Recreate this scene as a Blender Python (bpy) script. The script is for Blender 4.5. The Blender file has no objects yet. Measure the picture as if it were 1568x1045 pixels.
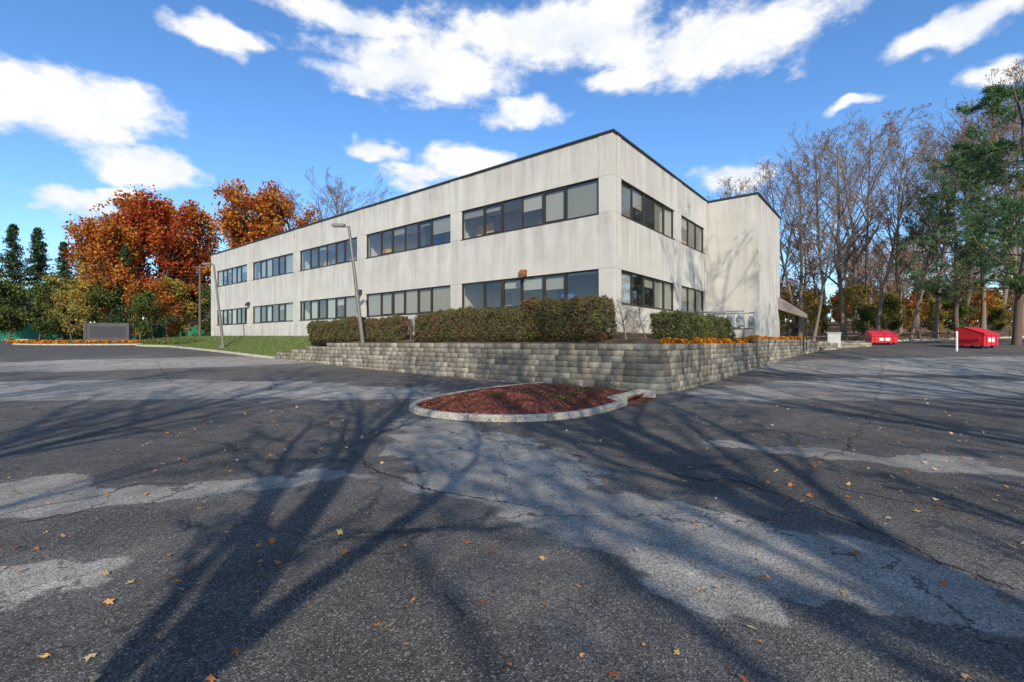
import bpy, bmesh, math, numpy as np
from mathutils import Vector
S = bpy.context.scene
F = 720.0; H = 1.6
SUN_AZ = math.radians(172); SUN_EL = math.radians(31)
def Wp(px, d): return ((px-784)/F*d, d)
def Gp(px, py):
    d = H*F/(py-524.0); return ((px-784)/F*d, d)
# ---------------- terrain ----------------
_ky = [-200,0,13,20,29,36,42,55,70,120,300,900]
_kz = [0,0,0,.12,.5,.88,1.12,1.48,1.72,2.3,5,9]
_ty = np.arange(-220,900,0.5); _tz = np.interp(_ty,_ky,_kz)
_k = np.exp(-0.5*(np.arange(-24,25)/5.0)**2); _k/=_k.sum()
_tz = np.convolve(np.pad(_tz,24,mode='edge'),_k,mode='valid')
def sst(a,b,x):
    t=np.clip((np.asarray(x,float)-a)/(b-a),0,1); return t*t*(3-2*t)
def g(x,y):
    x=np.asarray(x,float); y=np.asarray(y,float)
    ex=1.1*sst(10,54,x)*sst(16,33,y)+3.6*sst(15,45,x)*sst(48,130,y)
    return np.interp(y,_ty,_tz)+ex
# ---------------- mesh helpers ----------------
def link(o, parent=None):
    S.collection.objects.link(o)
    if parent: o.parent=parent
    return o
def mesh_np(name, V, Q, mats, mi=None, smooth=False):
    V=np.asarray(V,np.float32).reshape(-1,3); Q=np.asarray(Q,np.int32)
    n=Q.shape[1]; me=bpy.data.meshes.new(name)
    me.vertices.add(len(V)); me.vertices.foreach_set('co',V.ravel())
    me.loops.add(Q.size); me.loops.foreach_set('vertex_index',Q.ravel())
    me.polygons.add(len(Q)); me.polygons.foreach_set('loop_start',np.arange(len(Q),dtype=np.int32)*n)
    for m in mats: me.materials.append(m)
    if mi is not None: me.polygons.foreach_set('material_index',np.asarray(mi,np.int32))
    if smooth: me.polygons.foreach_set('use_smooth',np.ones(len(Q),dtype=bool))
    me.update(calc_edges=True); me.validate()
    return me
def obj(name, me, parent=None, loc=(0,0,0), rz=0, sc=1):
    o=bpy.data.objects.new(name,me); link(o,parent); o.location=loc; o.rotation_euler=(0,0,rz)
    o.scale=(sc,sc,sc) if not hasattr(sc,'__len__') else sc
    return o
def empty(name, loc=(0,0,0), rz=0):
    o=bpy.data.objects.new(name,None); link(o); o.location=loc; o.rotation_euler=(0,0,rz); return o
class MB:
    def __init__(s): s.v=[]; s.f=[]; s.m=[]
    def box(s,x0,x1,y0,y1,z0,z1,m=0,mp=None):
        b=len(s.v); P=[(x0,y0,z0),(x1,y0,z0),(x1,y1,z0),(x0,y1,z0),(x0,y0,z1),(x1,y0,z1),(x1,y1,z1),(x0,y1,z1)]
        if mp: P=[mp(*p) for p in P]
        s.v+=P
        for f in [(0,3,2,1),(4,5,6,7),(0,1,5,4),(1,2,6,5),(2,3,7,6),(3,0,4,7)]:
            s.f.append(tuple(b+i for i in f)); s.m.append(m)
    def poly(s,P,m=0,mp=None):
        b=len(s.v)
        if mp: P=[mp(*p) for p in P]
        s.v+=list(P); s.f.append(tuple(range(b,b+len(P)))); s.m.append(m)
    def cyl(s,p0,p1,r0,r1,n=12,m=0):
        p0=Vector(p0);p1=Vector(p1);t=(p1-p0).normalized()
        a=t.cross(Vector((0,0,1)) if abs(t.z)<.9 else Vector((1,0,0))).normalized(); c=t.cross(a)
        b=len(s.v)
        for p,r in((p0,r0),(p1,r1)):
            for i in range(n):
                an=2*math.pi*i/n; s.v.append(tuple(p+a*math.cos(an)*r+c*math.sin(an)*r))
        for i in range(n):
            j=(i+1)%n; s.f.append((b+i,b+j,b+n+j,b+n+i)); s.m.append(m)
        s.f.append(tuple(b+i for i in reversed(range(n)))); s.m.append(m)
        s.f.append(tuple(b+n+i for i in range(n))); s.m.append(m)
    def prism(s,prof,x0,x1,m=0):
        b=len(s.v);n=len(prof)
        for x in(x0,x1):
            for (y,z) in prof: s.v.append((x,y,z))
        for i in range(n):
            j=(i+1)%n; s.f.append((b+i,b+j,b+n+j,b+n+i)); s.m.append(m)
        s.f.append(tuple(b+i for i in range(n))); s.m.append(m)
        s.f.append(tuple(b+n+i for i in reversed(range(n)))); s.m.append(m)
    def make(s,name,mats,parent=None,bevel=0,loc=(0,0,0),rz=0,smooth=False):
        me=bpy.data.meshes.new(name); me.from_pydata(s.v,[],s.f)
        for m in mats: me.materials.append(m)
        me.polygons.foreach_set('material_index',s.m)
        bm=bmesh.new(); bm.from_mesh(me); bmesh.ops.recalc_face_normals(bm,faces=bm.faces); bm.to_mesh(me); bm.free()
        if smooth:
            me.polygons.foreach_set('use_smooth',[True]*len(me.polygons))
        me.update()
        o=obj(name,me,parent,loc,rz)
        if bevel:
            md=o.modifiers.new('bevel','BEVEL'); md.width=bevel; md.segments=2; md.limit_method='ANGLE'
        return o
# ---------------- material helpers ----------------
class NT:
    def __init__(s,nt): s.nt=nt
    def n(s,t,**k):
        nd=s.nt.nodes.new(t)
        for a,b in k.items(): setattr(nd,a,b)
        return nd
    def l(s,a,b): s.nt.links.new(a,b)
    def put(s,sock,v):
        if isinstance(v,bpy.types.NodeSocket): s.l(v,sock)
        else: sock.default_value=v
    def math(s,op,a,b=None,c=None,clamp=False):
        nd=s.n('ShaderNodeMath',operation=op); nd.use_clamp=clamp
        s.put(nd.inputs[0],a)
        if b is not None: s.put(nd.inputs[1],b)
        if c is not None: s.put(nd.inputs[2],c)
        return nd.outputs[0]
    def vm(s,op,a,b=None):
        nd=s.n('ShaderNodeVectorMath',operation=op); s.put(nd.inputs[0],a)
        if b is not None: s.put(nd.inputs[1],b)
        return nd.outputs['Value'] if op in('LENGTH','DOT_PRODUCT','DISTANCE') else nd.outputs[0]
    def noise(s,vec,scale,detail=4,rough=.55,col=False,dist=0):
        nd=s.n('ShaderNodeTexNoise'); s.put(nd.inputs['Vector'],vec); nd.inputs['Scale'].default_value=scale
        nd.inputs['Detail'].default_value=detail; nd.inputs['Roughness'].default_value=rough; nd.inputs['Distortion'].default_value=dist
        return nd.outputs['Color'] if col else nd.outputs['Fac']
    def vor(s,vec,scale,feature='F1',out='Distance'):
        nd=s.n('ShaderNodeTexVoronoi',feature=feature); s.put(nd.inputs['Vector'],vec); nd.inputs['Scale'].default_value=scale
        return nd.outputs[out]
    def mr(s,v,a,b,c=0,d=1,smooth=False):
        nd=s.n('ShaderNodeMapRange'); nd.interpolation_type='SMOOTHSTEP' if smooth else 'LINEAR'
        s.put(nd.inputs[0],v)
        for i,x in enumerate((a,b,c,d)): s.put(nd.inputs[i+1],x)
        return nd.outputs[0]
    def mix(s,f,a,b,mode='MIX'):
        nd=s.n('ShaderNodeMix',data_type='RGBA',blend_type=mode); s.put(nd.inputs[0],f)
        for i,x in((6,a),(7,b)):
            if isinstance(x,tuple) and len(x)==3: x=x+(1,)
            s.put(nd.inputs[i],x)
        return nd.outputs[2]
    def ramp(s,v,stops,interp='LINEAR'):
        nd=s.n('ShaderNodeValToRGB'); cr=nd.color_ramp; cr.interpolation=interp
        while len(cr.elements)<len(stops): cr.elements.new(.5)
        for e,(p,c) in zip(cr.elements,stops): e.position=p; e.color=tuple(c)+(1,)
        s.put(nd.inputs[0],v); return nd.outputs[0]
    def bump(s,h,strength=.3,dist=.02):
        nd=s.n('ShaderNodeBump'); nd.inputs['Strength'].default_value=strength; nd.inputs['Distance'].default_value=dist
        s.put(nd.inputs['Height'],h); return nd.outputs[0]
    def obj(s): return s.n('ShaderNodeTexCoord').outputs['Object']
    def rnd(s): return s.n('ShaderNodeNewGeometry').outputs['Random Per Island']
def mat(name,col=None,rough=.8,metal=0,spec=.3):
    m=bpy.data.materials.new(name); m.use_nodes=True; nt=m.node_tree; b=nt.nodes['Principled BSDF']
    b.inputs['Roughness'].default_value=rough; b.inputs['Metallic'].default_value=metal; b.inputs['Specular IOR Level'].default_value=spec
    if col: b.inputs['Base Color'].default_value=tuple(col)+(1,)
    return m,NT(nt),b
def simple(name,col,rough=.7,metal=0,var=.25,sc=3,spec=.3,bs=0.0):
    m,t,b=mat(name,None,rough,metal,spec); v=t.obj(); n=t.noise(v,sc,3,.6)
    c=t.mix(n,tuple(x*(1-var) for x in col),tuple(min(1,x*(1+var)) for x in col)); t.l(c,b.inputs['Base Color'])
    return m
def leafmat(name,stops,trans=.35,rough=.6,patch=0):
    m=bpy.data.materials.new(name); m.use_nodes=True; nt=m.node_tree; t=NT(nt); nt.nodes.remove(nt.nodes['Principled BSDF'])
    r=t.rnd()
    if patch: r=t.math('ADD',t.math('MULTIPLY',r,1-patch),t.mr(t.noise(t.obj(),1.3,3),.3,.7,0,patch),clamp=True)
    c=t.ramp(r,stops); df=t.n('ShaderNodeBsdfDiffuse'); t.l(c,df.inputs[0])
    out=nt.nodes['Material Output'].inputs[0]
    if trans>0:
        tr=t.n('ShaderNodeBsdfTranslucent'); t.l(c,tr.inputs['Color']); mx=t.n('ShaderNodeMixShader'); mx.inputs[0].default_value=trans
        t.l(df.outputs[0],mx.inputs[1]); t.l(tr.outputs[0],mx.inputs[2]); t.l(mx.outputs[0],out)
    else: t.l(df.outputs[0],out)
    return m
def barkmat(name,col):
    m=bpy.data.materials.new(name); m.use_nodes=True; nt=m.node_tree; t=NT(nt); nt.nodes.remove(nt.nodes['Principled BSDF'])
    r=t.rnd(); c=t.mix(r,tuple(x*.7 for x in col),tuple(x*1.3 for x in col)); df=t.n('ShaderNodeBsdfDiffuse'); t.l(c,df.inputs[0]); t.l(df.outputs[0],nt.nodes['Material Output'].inputs[0]); return m
# ---------------- materials ----------------
def mk_asphalt():
    m,t,b=mat('asphalt',None,.9,0,.2); v=t.obj()
    w1=t.vm('SCALE',t.vm('SUBTRACT',t.noise(v,.55,3,.6,True),(.5,.5,.5))); w1.node.inputs['Scale'].default_value=2.4
    w2=t.vm('SCALE',t.vm('SUBTRACT',t.noise(v,4.0,4,.65,True),(.5,.5,.5))); w2.node.inputs['Scale'].default_value=.4
    vw=t.vm('ADD',t.vm('ADD',v,w1),w2)
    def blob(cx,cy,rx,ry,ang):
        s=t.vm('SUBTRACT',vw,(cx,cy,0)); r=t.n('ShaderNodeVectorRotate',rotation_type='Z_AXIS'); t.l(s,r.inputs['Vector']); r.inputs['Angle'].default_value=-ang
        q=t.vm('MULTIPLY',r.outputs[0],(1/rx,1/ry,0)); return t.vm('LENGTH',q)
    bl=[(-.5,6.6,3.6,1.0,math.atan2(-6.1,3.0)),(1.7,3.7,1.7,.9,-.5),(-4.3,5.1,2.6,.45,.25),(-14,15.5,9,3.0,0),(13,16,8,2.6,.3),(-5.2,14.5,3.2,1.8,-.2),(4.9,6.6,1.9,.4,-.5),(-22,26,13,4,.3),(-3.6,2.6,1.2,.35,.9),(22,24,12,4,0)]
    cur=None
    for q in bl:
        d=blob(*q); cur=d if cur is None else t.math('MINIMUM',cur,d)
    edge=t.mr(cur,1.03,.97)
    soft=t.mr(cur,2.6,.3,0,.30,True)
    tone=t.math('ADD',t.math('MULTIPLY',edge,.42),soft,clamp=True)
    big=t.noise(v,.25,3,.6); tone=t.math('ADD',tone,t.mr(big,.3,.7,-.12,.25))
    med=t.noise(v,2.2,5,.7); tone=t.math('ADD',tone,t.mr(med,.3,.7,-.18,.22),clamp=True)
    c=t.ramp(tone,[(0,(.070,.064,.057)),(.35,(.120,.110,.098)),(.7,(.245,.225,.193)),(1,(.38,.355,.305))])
    st=t.vor(v,120,'F1','Color'); sp=t.n('ShaderNodeSeparateColor'); t.l(st,sp.inputs[0])
    stn=t.mr(sp.outputs[0],.0,1,.42,1.5); c=t.mix(1,c,stn,'MULTIPLY')
    stone=t.mr(sp.outputs[1],.86,.97,0,.6); c=t.mix(stone,c,(.42,.385,.33))
    n30=t.noise(v,38,3,.7); c=t.mix(1,c,t.mr(n30,.3,.7,.70,1.3),'MULTIPLY')
    cv=t.vm('ADD',v,t.vm('MULTIPLY',t.vm('SUBTRACT',t.noise(v,1.6,4,.7,True),(.5,.5,.5)),(.9,.9,0)))
    cr2=t.vor(cv,1.7,'DISTANCE_TO_EDGE'); cm2=t.mr(big,.50,.58)
    cf2=t.math('MULTIPLY',t.mr(cr2,.018,.004),cm2); c=t.mix(t.math('MULTIPLY',cf2,.8),c,(.03,.03,.03))
    cr=t.vor(cv,.4,'DISTANCE_TO_EDGE'); cf=t.math('MULTIPLY',t.mr(cr,.007,.002),t.mr(med,.35,.5)); c=t.mix(t.math('MULTIPLY',cf,.8),c,(.03,.03,.03))
    stain=t.mr(t.noise(v,1.1,2,.4),.64,.74,0,.4); c=t.mix(stain,c,(.045,.044,.044))
    t.l(c,b.inputs['Base Color'])
    t.l(t.bump(t.vor(v,120),.7,.007),b.inputs['Normal']); return m
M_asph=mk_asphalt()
def mk_wall():
    m,t,b=mat('precast_concrete',None,.85,0,.2); v=t.obj()
    st=t.vm('MULTIPLY',v,(1.2,1.2,.13)); n=t.noise(st,1.5,6,.65)
    spx=t.n('ShaderNodeSeparateXYZ'); t.l(v,spx.inputs[0]); z=spx.outputs[2]
    g1=t.mr(z,8.4,10.1); g2=t.math('MULTIPLY',t.mr(z,4.8,6.9),t.mr(z,6.95,6.9)); g3=t.mr(z,3.2,1.9)
    gm=t.math('MAXIMUM',t.math('MAXIMUM',g1,g2),g3)
    s1=t.math('MULTIPLY',t.mr(n,.42,.66),t.mr(gm,0,1,.35,1))
    c=t.mix(t.mr(t.noise(v,.6,5,.65),.3,.7),(.50,.47,.40),(.62,.59,.515))
    c=t.mix(t.math('MULTIPLY',s1,.68),c,(.31,.285,.24))
    n2=t.noise(t.vm('MULTIPLY',v,(3.2,3.2,.16)),1.5,4,.6); c=t.mix(t.math('MULTIPLY',t.mr(n2,.57,.74),.42),c,(.26,.24,.20))
    f=t.noise(v,45,3,.7); c=t.mix(1,c,t.mr(f,.3,.7,.84,1.12),'MULTIPLY')
    t.l(c,b.inputs['Base Color']); t.l(t.bump(t.noise(v,60,2,.7),.3,.01),b.inputs['Normal']); return m
M_wall=mk_wall()
M_joint=simple('joint_sealant',(.27,.25,.22)); M_cop=simple('bronze_coping',(.035,.03,.027),.5)
M_frame=simple('bronze_aluminium',(.05,.042,.035),.4,.3,.2)
M_int=simple('interior_wall',(.7,.65,.55)); M_floor=simple('interior_floor',(.25,.22,.18)); M_ceil=simple('interior_ceiling',(.75,.75,.72))
M_furn=simple('office_furniture',(.4,.24,.11)); M_yel=simple('yellow_panel',(.8,.48,.1)); M_blue=simple('blue_panel',(.1,.2,.5))
def mk_blind():
    m,t,b=mat('window_blind',None,.8); v=t.obj(); r=t.rnd()
    w=t.n('ShaderNodeTexWave',wave_type='BANDS',bands_direction='Z'); t.l(v,w.inputs[0]); w.inputs['Scale'].default_value=9
    c=t.mix(r,(.34,.32,.25),(.62,.585,.48)); c=t.mix(1,c,t.mr(w.outputs['Fac'],0,1,.82,1.0),'MULTIPLY'); t.l(c,b.inputs['Base Color']); return m
M_blind=mk_blind()
def mk_glass():
    m,t,b=mat('tinted_glass'); v=t.obj(); nt=m.node_tree; nt.nodes.remove(b)
    tr=t.n('ShaderNodeBsdfTransparent'); tr.inputs[0].default_value=(.76,.78,.76,1); gl=t.n('ShaderNodeBsdfGlossy'); gl.inputs['Roughness'].default_value=.0; gl.inputs[0].default_value=(.95,.97,1,1)
    t.l(t.bump(t.noise(v,.5,1),.08,.03),gl.inputs['Normal'])
    fr=t.n('ShaderNodeLayerWeight'); fr.inputs[0].default_value=.5; f=t.math('ADD',t.math('MULTIPLY',t.math('POWER',fr.outputs['Facing'],3.0),.85),.08,clamp=True)
    mx=t.n('ShaderNodeMixShader'); t.l(f,mx.inputs[0]); t.l(tr.outputs[0],mx.inputs[1]); t.l(gl.outputs[0],mx.inputs[2]); t.l(mx.outputs[0],nt.nodes['Material Output'].inputs[0]); return m
M_glass=mk_glass()
def mk_block():
    m,t,b=mat('split_face_block',None,.95,0,.15); v=t.obj(); r=t.rnd()
    c=t.ramp(r,[(0,(.20,.17,.125)),(.35,(.29,.25,.185)),(.7,(.36,.315,.235)),(1,(.46,.41,.32))])
    c=t.mix(1,c,t.mr(t.noise(v,16,5,.8),.3,.7,.55,1.22),'MULTIPLY')
    c=t.mix(t.mr(t.noise(v,.9,4,.65),.46,.66,0,.65),c,(.14,.122,.095))
    t.l(c,b.inputs['Base Color']); t.l(t.bump(t.noise(v,26,4,.75),.8,.03),b.inputs['Normal']); return m
M_block=mk_block()
M_dark=simple('dark_gap',(.03,.027,.022))
def mk_grd(name,cols,sc=1.5,bs=.6,fs=30):
    m,t,b=mat(name,None,.95,0,.1); v=t.obj()
    n=t.noise(v,sc,5,.7); c=t.ramp(t.mr(n,.3,.7),[(i/(len(cols)-1),k) for i,k in enumerate(cols)])
    vv=t.vor(v,fs,'F1','Color'); sp=t.n('ShaderNodeSeparateColor'); t.l(vv,sp.inputs[0]); c=t.mix(1,c,t.mr(sp.outputs[0],0,1,.5,1.45),'MULTIPLY')
    t.l(c,b.inputs['Base Color']); t.l(t.bump(t.noise(v,fs,2,.7),bs,.03),b.inputs['Normal']); return m
M_litter=mk_grd('leaf_litter',[(.10,.065,.035),(.20,.12,.06),(.17,.105,.058),(.28,.17,.085)],.5,.8,9)
M_grass=mk_grd('lawn_grass',[(.08,.11,.03),(.13,.17,.05),(.16,.195,.06),(.2,.2,.09)],.8,.8,22)
M_mulch=mk_grd('red_mulch',[(.11,.035,.026),(.19,.06,.042),(.25,.095,.065)],3,1,55)
M_bed=mk_grd('bark_mulch',[(.075,.055,.034),(.12,.085,.055),(.16,.115,.07)],2,1,30)
M_conc=mk_grd('curb_concrete',[(.30,.26,.20),(.44,.395,.31),(.54,.49,.40)],2.5,.4,60)
M_bark=barkmat('bark_grey',(.20,.155,.12)); M_barkd=barkmat('bark_brown',(.13,.095,.07))
L_orange=leafmat('leaves_orange',[(0,(.24,.05,.016)),(.35,(.42,.11,.022)),(.7,(.52,.20,.035)),(1,(.52,.32,.08))])
L_red=leafmat('leaves_red',[(0,(.16,.02,.014)),(.4,(.36,.05,.022)),(.75,(.48,.12,.03)),(1,(.45,.22,.05))])
L_brown=leafmat('leaves_brown',[(0,(.18,.08,.03)),(.5,(.36,.16,.05)),(1,(.5,.30,.10))])
L_yel=leafmat('leaves_yellow',[(0,(.14,.15,.035)),(.4,(.30,.26,.06)),(.75,(.52,.38,.08)),(1,(.48,.22,.06))])
L_green=leafmat('leaves_green',[(0,(.035,.06,.02)),(.5,(.09,.13,.035)),(.85,(.16,.18,.05)),(1,(.27,.23,.07))])
L_wood=leafmat('leaves_woods',[(0,(.05,.06,.025)),(.35,(.12,.115,.04)),(.6,(.20,.14,.06)),(.85,(.34,.22,.07)),(1,(.38,.17,.06))])
L_pine=leafmat('pine_needles',[(0,(.035,.085,.035)),(.5,(.09,.17,.07)),(1,(.18,.27,.11))],.25)
L_spr=leafmat('spruce_needles',[(0,(.02,.04,.022)),(.5,(.045,.08,.036)),(1,(.09,.13,.055))],.15)
L_hedge=leafmat('hedge_leaves',[(0,(.06,.055,.024)),(.2,(.12,.135,.042)),(.45,(.16,.16,.055)),(.6,(.15,.10,.045)),(.8,(.20,.095,.055)),(1,(.28,.24,.11))],.25,patch=.6)
L_hedgeg=leafmat('shrub_leaves',[(0,(.06,.07,.025)),(.5,(.14,.175,.05)),(.8,(.21,.23,.075)),(1,(.3,.2,.09))],.25,patch=.3)
L_fl=leafmat('mum_flowers',[(0,(.05,.09,.022)),(.25,(.10,.15,.035)),(.33,(.50,.09,.01)),(.6,(.75,.20,.012)),(.85,(.80,.32,.02)),(1,(.8,.5,.05))],.15)
L_dry=leafmat('fallen_leaves',[(0,(.28,.09,.04)),(.3,(.50,.17,.05)),(.6,(.56,.34,.13)),(.85,(.45,.35,.2)),(1,(.55,.46,.33))],.1)
L_gb=leafmat('grass_blades',[(0,(.08,.12,.03)),(.6,(.16,.21,.065)),(1,(.28,.27,.13))],.3)
L_mc=leafmat('mulch_chips',[(0,(.11,.032,.022)),(.6,(.26,.09,.06)),(1,(.38,.18,.12))],.0)
# ---------------- trees (vectorised) ----------------
def nrm(a): return a/np.maximum(np.linalg.norm(a,axis=-1,keepdims=True),1e-9)
def tubes(P,R,n):
    M,K,_=P.shape; T=nrm(np.gradient(P,axis=1)); ref=np.array([.87,.41,.11]); A=nrm(np.cross(T,ref)); B=np.cross(T,A)
    an=np.arange(n)*2*np.pi/n
    V=P[:,:,None,:]+R[:,:,None,None]*(A[:,:,None,:]*np.cos(an)[None,None,:,None]+B[:,:,None,:]*np.sin(an)[None,None,:,None])
    idx=np.arange(M*K*n).reshape(M,K,n); a=idx[:,:-1,:]; c=idx[:,1:,:]
    Q=np.stack([a,np.roll(a,-1,2),np.roll(c,-1,2),c],-1).reshape(-1,4)
    return V.reshape(-1,3),Q
def kids(rng,P,R,C,t0,t1,L,ang,K,wob,up,rr,lenprof=None,rend=.3):
    M,Kp,_=P.shape; N=M*C
    t=((np.tile(np.arange(C),M)+rng.random(N))/C)*(t1-t0)+t0; pi=np.repeat(np.arange(M),C)
    x=t*(Kp-1); i=np.minimum(x.astype(int),Kp-2); f=(x-i)[:,None]
    pos=P[pi,i]*(1-f)+P[pi,i+1]*f; tan=nrm(P[pi,i+1]-P[pi,i]); r=R[pi,i]*(1-f[:,0])+R[pi,i+1]*f[:,0]
    rv=rng.normal(size=(N,3)); per=nrm(rv-(rv*tan).sum(1,keepdims=True)*tan)
    a=rng.uniform(ang[0],ang[1],N)[:,None]; d=np.cos(a)*tan+np.sin(a)*per
    ln=(L[pi] if hasattr(L,'__len__') else L)*rng.uniform(.65,1.15,N)*(lenprof(t) if lenprof else (1-.5*t))
    out=np.zeros((N,K,3)); out[:,0]=pos; cur=pos.copy()
    for k in range(1,K):
        d=nrm(d+rng.normal(size=(N,3))*wob+np.array([0,0,up])); cur=cur+d*(ln/(K-1))[:,None]; out[:,k]=cur
    r0=r*rr; RR=r0[:,None]*np.linspace(1,rend,K)[None]
    return out,RR,ln
def quads(rng,C,size,asp=.7,normal=None,flat=0):
    N=len(C); a=nrm(rng.normal(size=(N,3))*np.array([1,1,1-flat])); b=nrm(np.cross(a,rng.normal(size=(N,3))))
    s=(size*rng.uniform(.6,1.3,N))[:,None]
    V=np.stack([C-a*s,C-b*s*asp,C+a*s,C+b*s*asp],1).reshape(-1,3)
    return V,np.arange(N*4).reshape(N,4)
def join(parts):
    Vs=[];Qs=[];Ms=[];o=0
    for V,Q,m in parts:
        Vs.append(V);Qs.append(Q+o);Ms.append(np.full(len(Q),m) if np.isscalar(m) else m);o+=len(V)
    return np.concatenate(Vs),np.concatenate(Qs),np.concatenate(Ms)
def tree(seed,h=22,r=.28,crown0=.3,spread=.36,nl=(14,8,6,4),leaves=0,lsize=.2,ljit=.3,rmin=.012,a1=(.6,1.05),up1=.1,clump=0):
    rng=np.random.default_rng(seed); K=10
    P=np.zeros((1,K,3)); d=np.array([0,0,1.]); c=np.zeros(3)
    for k in range(1,K):
        d=nrm(d+rng.normal(size=3)*np.array([.07,.07,0])+np.array([0,0,.12])); c=c+d*h*.95/(K-1); P[0,k]=c
    R=(r*np.linspace(1,.16,K)**.9)[None]; R[0,0]*=1.35
    parts=[(*tubes(P,R,8),0)]
    pf=lambda t:(.45+1.0*np.sin(np.clip((t-crown0)/(1-crown0),0,1)*np.pi*.85+.35))*.8
    P1,R1,L1=kids(rng,P,R,nl[0],crown0,.97,h*spread,a1,7,.13,up1,.55,pf); R1=np.maximum(R1,rmin); parts.append((*tubes(P1,R1,5),0))
    P2,R2,L2=kids(rng,P1,R1,nl[1],.2,1,L1*.5,(.45,.95),5,.16,.06,.6); R2=np.maximum(R2,rmin); parts.append((*tubes(P2,R2,3),0))
    P3,R3,L3=kids(rng,P2,R2,nl[2],.15,1,L2*.55,(.4,.9),4,.2,.05,.6); R3=np.maximum(R3,rmin*.8); parts.append((*tubes(P3,R3,3),0)); last=P3
    if len(nl)>3:
        P4,R4,L4=kids(rng,P3,R3,nl[3],.15,1,L3*.6,(.4,.9),3,.2,.03,.7); R4=np.maximum(R4,rmin*.65); parts.append((*tubes(P4,R4,3),0)); last=P4
    if leaves:
        pool=np.concatenate([P3[:,1:].reshape(-1,3),last[:,1:].reshape(-1,3)])
        if clump:
            cc=pool[rng.integers(0,len(pool),clump)]; C=cc[rng.integers(0,clump,leaves)]+rng.normal(size=(leaves,3))*ljit
        else: C=pool[rng.integers(0,len(pool),leaves)]+rng.normal(size=(leaves,3))*ljit
        parts.append((*quads(rng,C,lsize),1))
    V,Q,M=join(parts); V=V*(h/V[:,2].max()); return V,Q,M
def tmesh(name,arr,mats): V,Q,Mi=arr; return mesh_np(name,V,Q,mats,Mi)
me_bare=[tmesh('bare%d'%i,a,[M_bark,L_brown]) for i,a in enumerate((
  tree(1,22,.26,.32,.30,(20,8,6,4),500,.10,.1),tree(2,22,.24,.40,.26,(18,8,6,4),900,.10,.1),tree(3,22,.22,.28,.30,(18,8,6,4),300,.10,.1),tree(4,22,.30,.25,.34,(20,8,6,4),0)))]
me_shadow=[tmesh('oak%d'%i,tree(20+i,22,.36,.24,.36,(18,7,5,3),900,.09,.15,rmin=.022),[M_barkd,L_brown]) for i in range(2)]
me_maple=[tmesh('maple0',tree(11,20,.35,.2,.40,(20,8,5),13000,.25,.6,clump=520),[M_barkd,L_orange]),
          tmesh('maple1',tree(12,20,.35,.2,.40,(20,8,5),13000,.25,.6,clump=520),[M_barkd,L_red]),
          tmesh('maple2',tree(13,20,.3,.25,.38,(18,8,6),7000,.22,.4,clump=400),[M_barkd,L_orange])]
me_small=[tmesh('small0',tree(15,9,.12,.1,.42,(14,7,4),3200,.17,.35,clump=200),[M_barkd,L_yel]),
          tmesh('small1',tree(16,9,.12,.1,.42,(14,7,4),5000,.18,.4),[M_barkd,L_green]),
          tmesh('small2',tree(17,9,.12,.1,.42,(12,6,5),2000,.16,.35,clump=150),[M_barkd,L_orange])]
def spruce(seed,h=20,rad=4.6):
    rng=np.random.default_rng(seed); P=np.zeros((1,6,3)); P[0,:,2]=np.linspace(0,h,6); R=np.linspace(.3,.03,6)[None]
    parts=[(*tubes(P,R,7),0)]; N=340; z=h*(.08+.92*rng.random(N)**1.1); L=rad*(1-z/h)**.85*rng.uniform(.55,1.15,N)+.2; an=rng.random(N)*6.283
    K=5; B=np.zeros((N,K,3)); t=np.linspace(0,1,K)
    B[:,:,0]=np.cos(an)[:,None]*L[:,None]*t; B[:,:,1]=np.sin(an)[:,None]*L[:,None]*t
    B[:,:,2]=z[:,None]-L[:,None]*(.45*t-.22*t*t)[None]
    parts.append((*tubes(B,np.full((N,K),.03)*np.linspace(1,.3,K),3),0))
    n=22; tt=rng.random((N,n))*.9+.1; pos=np.stack([np.cos(an)[:,None]*L[:,None]*tt,np.sin(an)[:,None]*L[:,None]*tt,z[:,None]-L[:,None]*(.45*tt-.22*tt*tt)],-1).reshape(-1,3)
    pos+=rng.normal(size=pos.shape)*np.array([.2,.2,.14]); parts.append((*quads(rng,pos,.27,.35),1)); return join(parts)
me_spruce=[tmesh('spruce%d'%i,spruce(40+i),[M_barkd,L_spr]) for i in range(2)]
def pine(seed,h=17):
    rng=np.random.default_rng(seed); K=9; P=np.zeros((1,K,3)); P[0,:,2]=np.linspace(0,h,K); P[0,1:,:2]=np.cumsum(rng.normal(size=(K-1,2))*.15,0)
    R=np.linspace(.24,.04,K)[None]; parts=[(*tubes(P,R,8),0)]
    pf=lambda t:np.clip(1.25-1.0*t,.22,1)*np.clip((t-.05)*4,.5,1)
    P1,R1,L1=kids(rng,P,R,64,.18,.99,7.6,(1.2,1.55),7,.06,.045,.28,pf); R1=np.maximum(R1,.02); parts.append((*tubes(P1,R1,4),0))
    P2,R2,L2=kids(rng,P1,R1,11,.25,1,L1*.30,(.5,.95),4,.1,.05,.6); R2=np.maximum(R2,.01); parts.append((*tubes(P2,R2,3),0))
    pool=P2[:,1:].reshape(-1,3); pool=np.concatenate([pool,P2[:,2:].reshape(-1,3),P1[:,-2:].reshape(-1,3)])
    C=np.repeat(pool,2,0)+rng.normal(size=(len(pool)*2,3))*np.array([.13,.13,.08]); nb=9; N=len(C)*nb; c=np.repeat(C,nb,0)
    d=nrm(rng.normal(size=(N,3))+np.array([0,0,.35])); s=nrm(np.cross(d,rng.normal(size=(N,3)))); l=rng.uniform(.13,.26,N)[:,None]
    V=np.stack([c,c+d*l*.6-s*.022,c+d*l,c+d*l*.6+s*.022],1).reshape(-1,3); parts.append((V,np.arange(N*4).reshape(N,4),1)); return join(parts)
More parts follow.
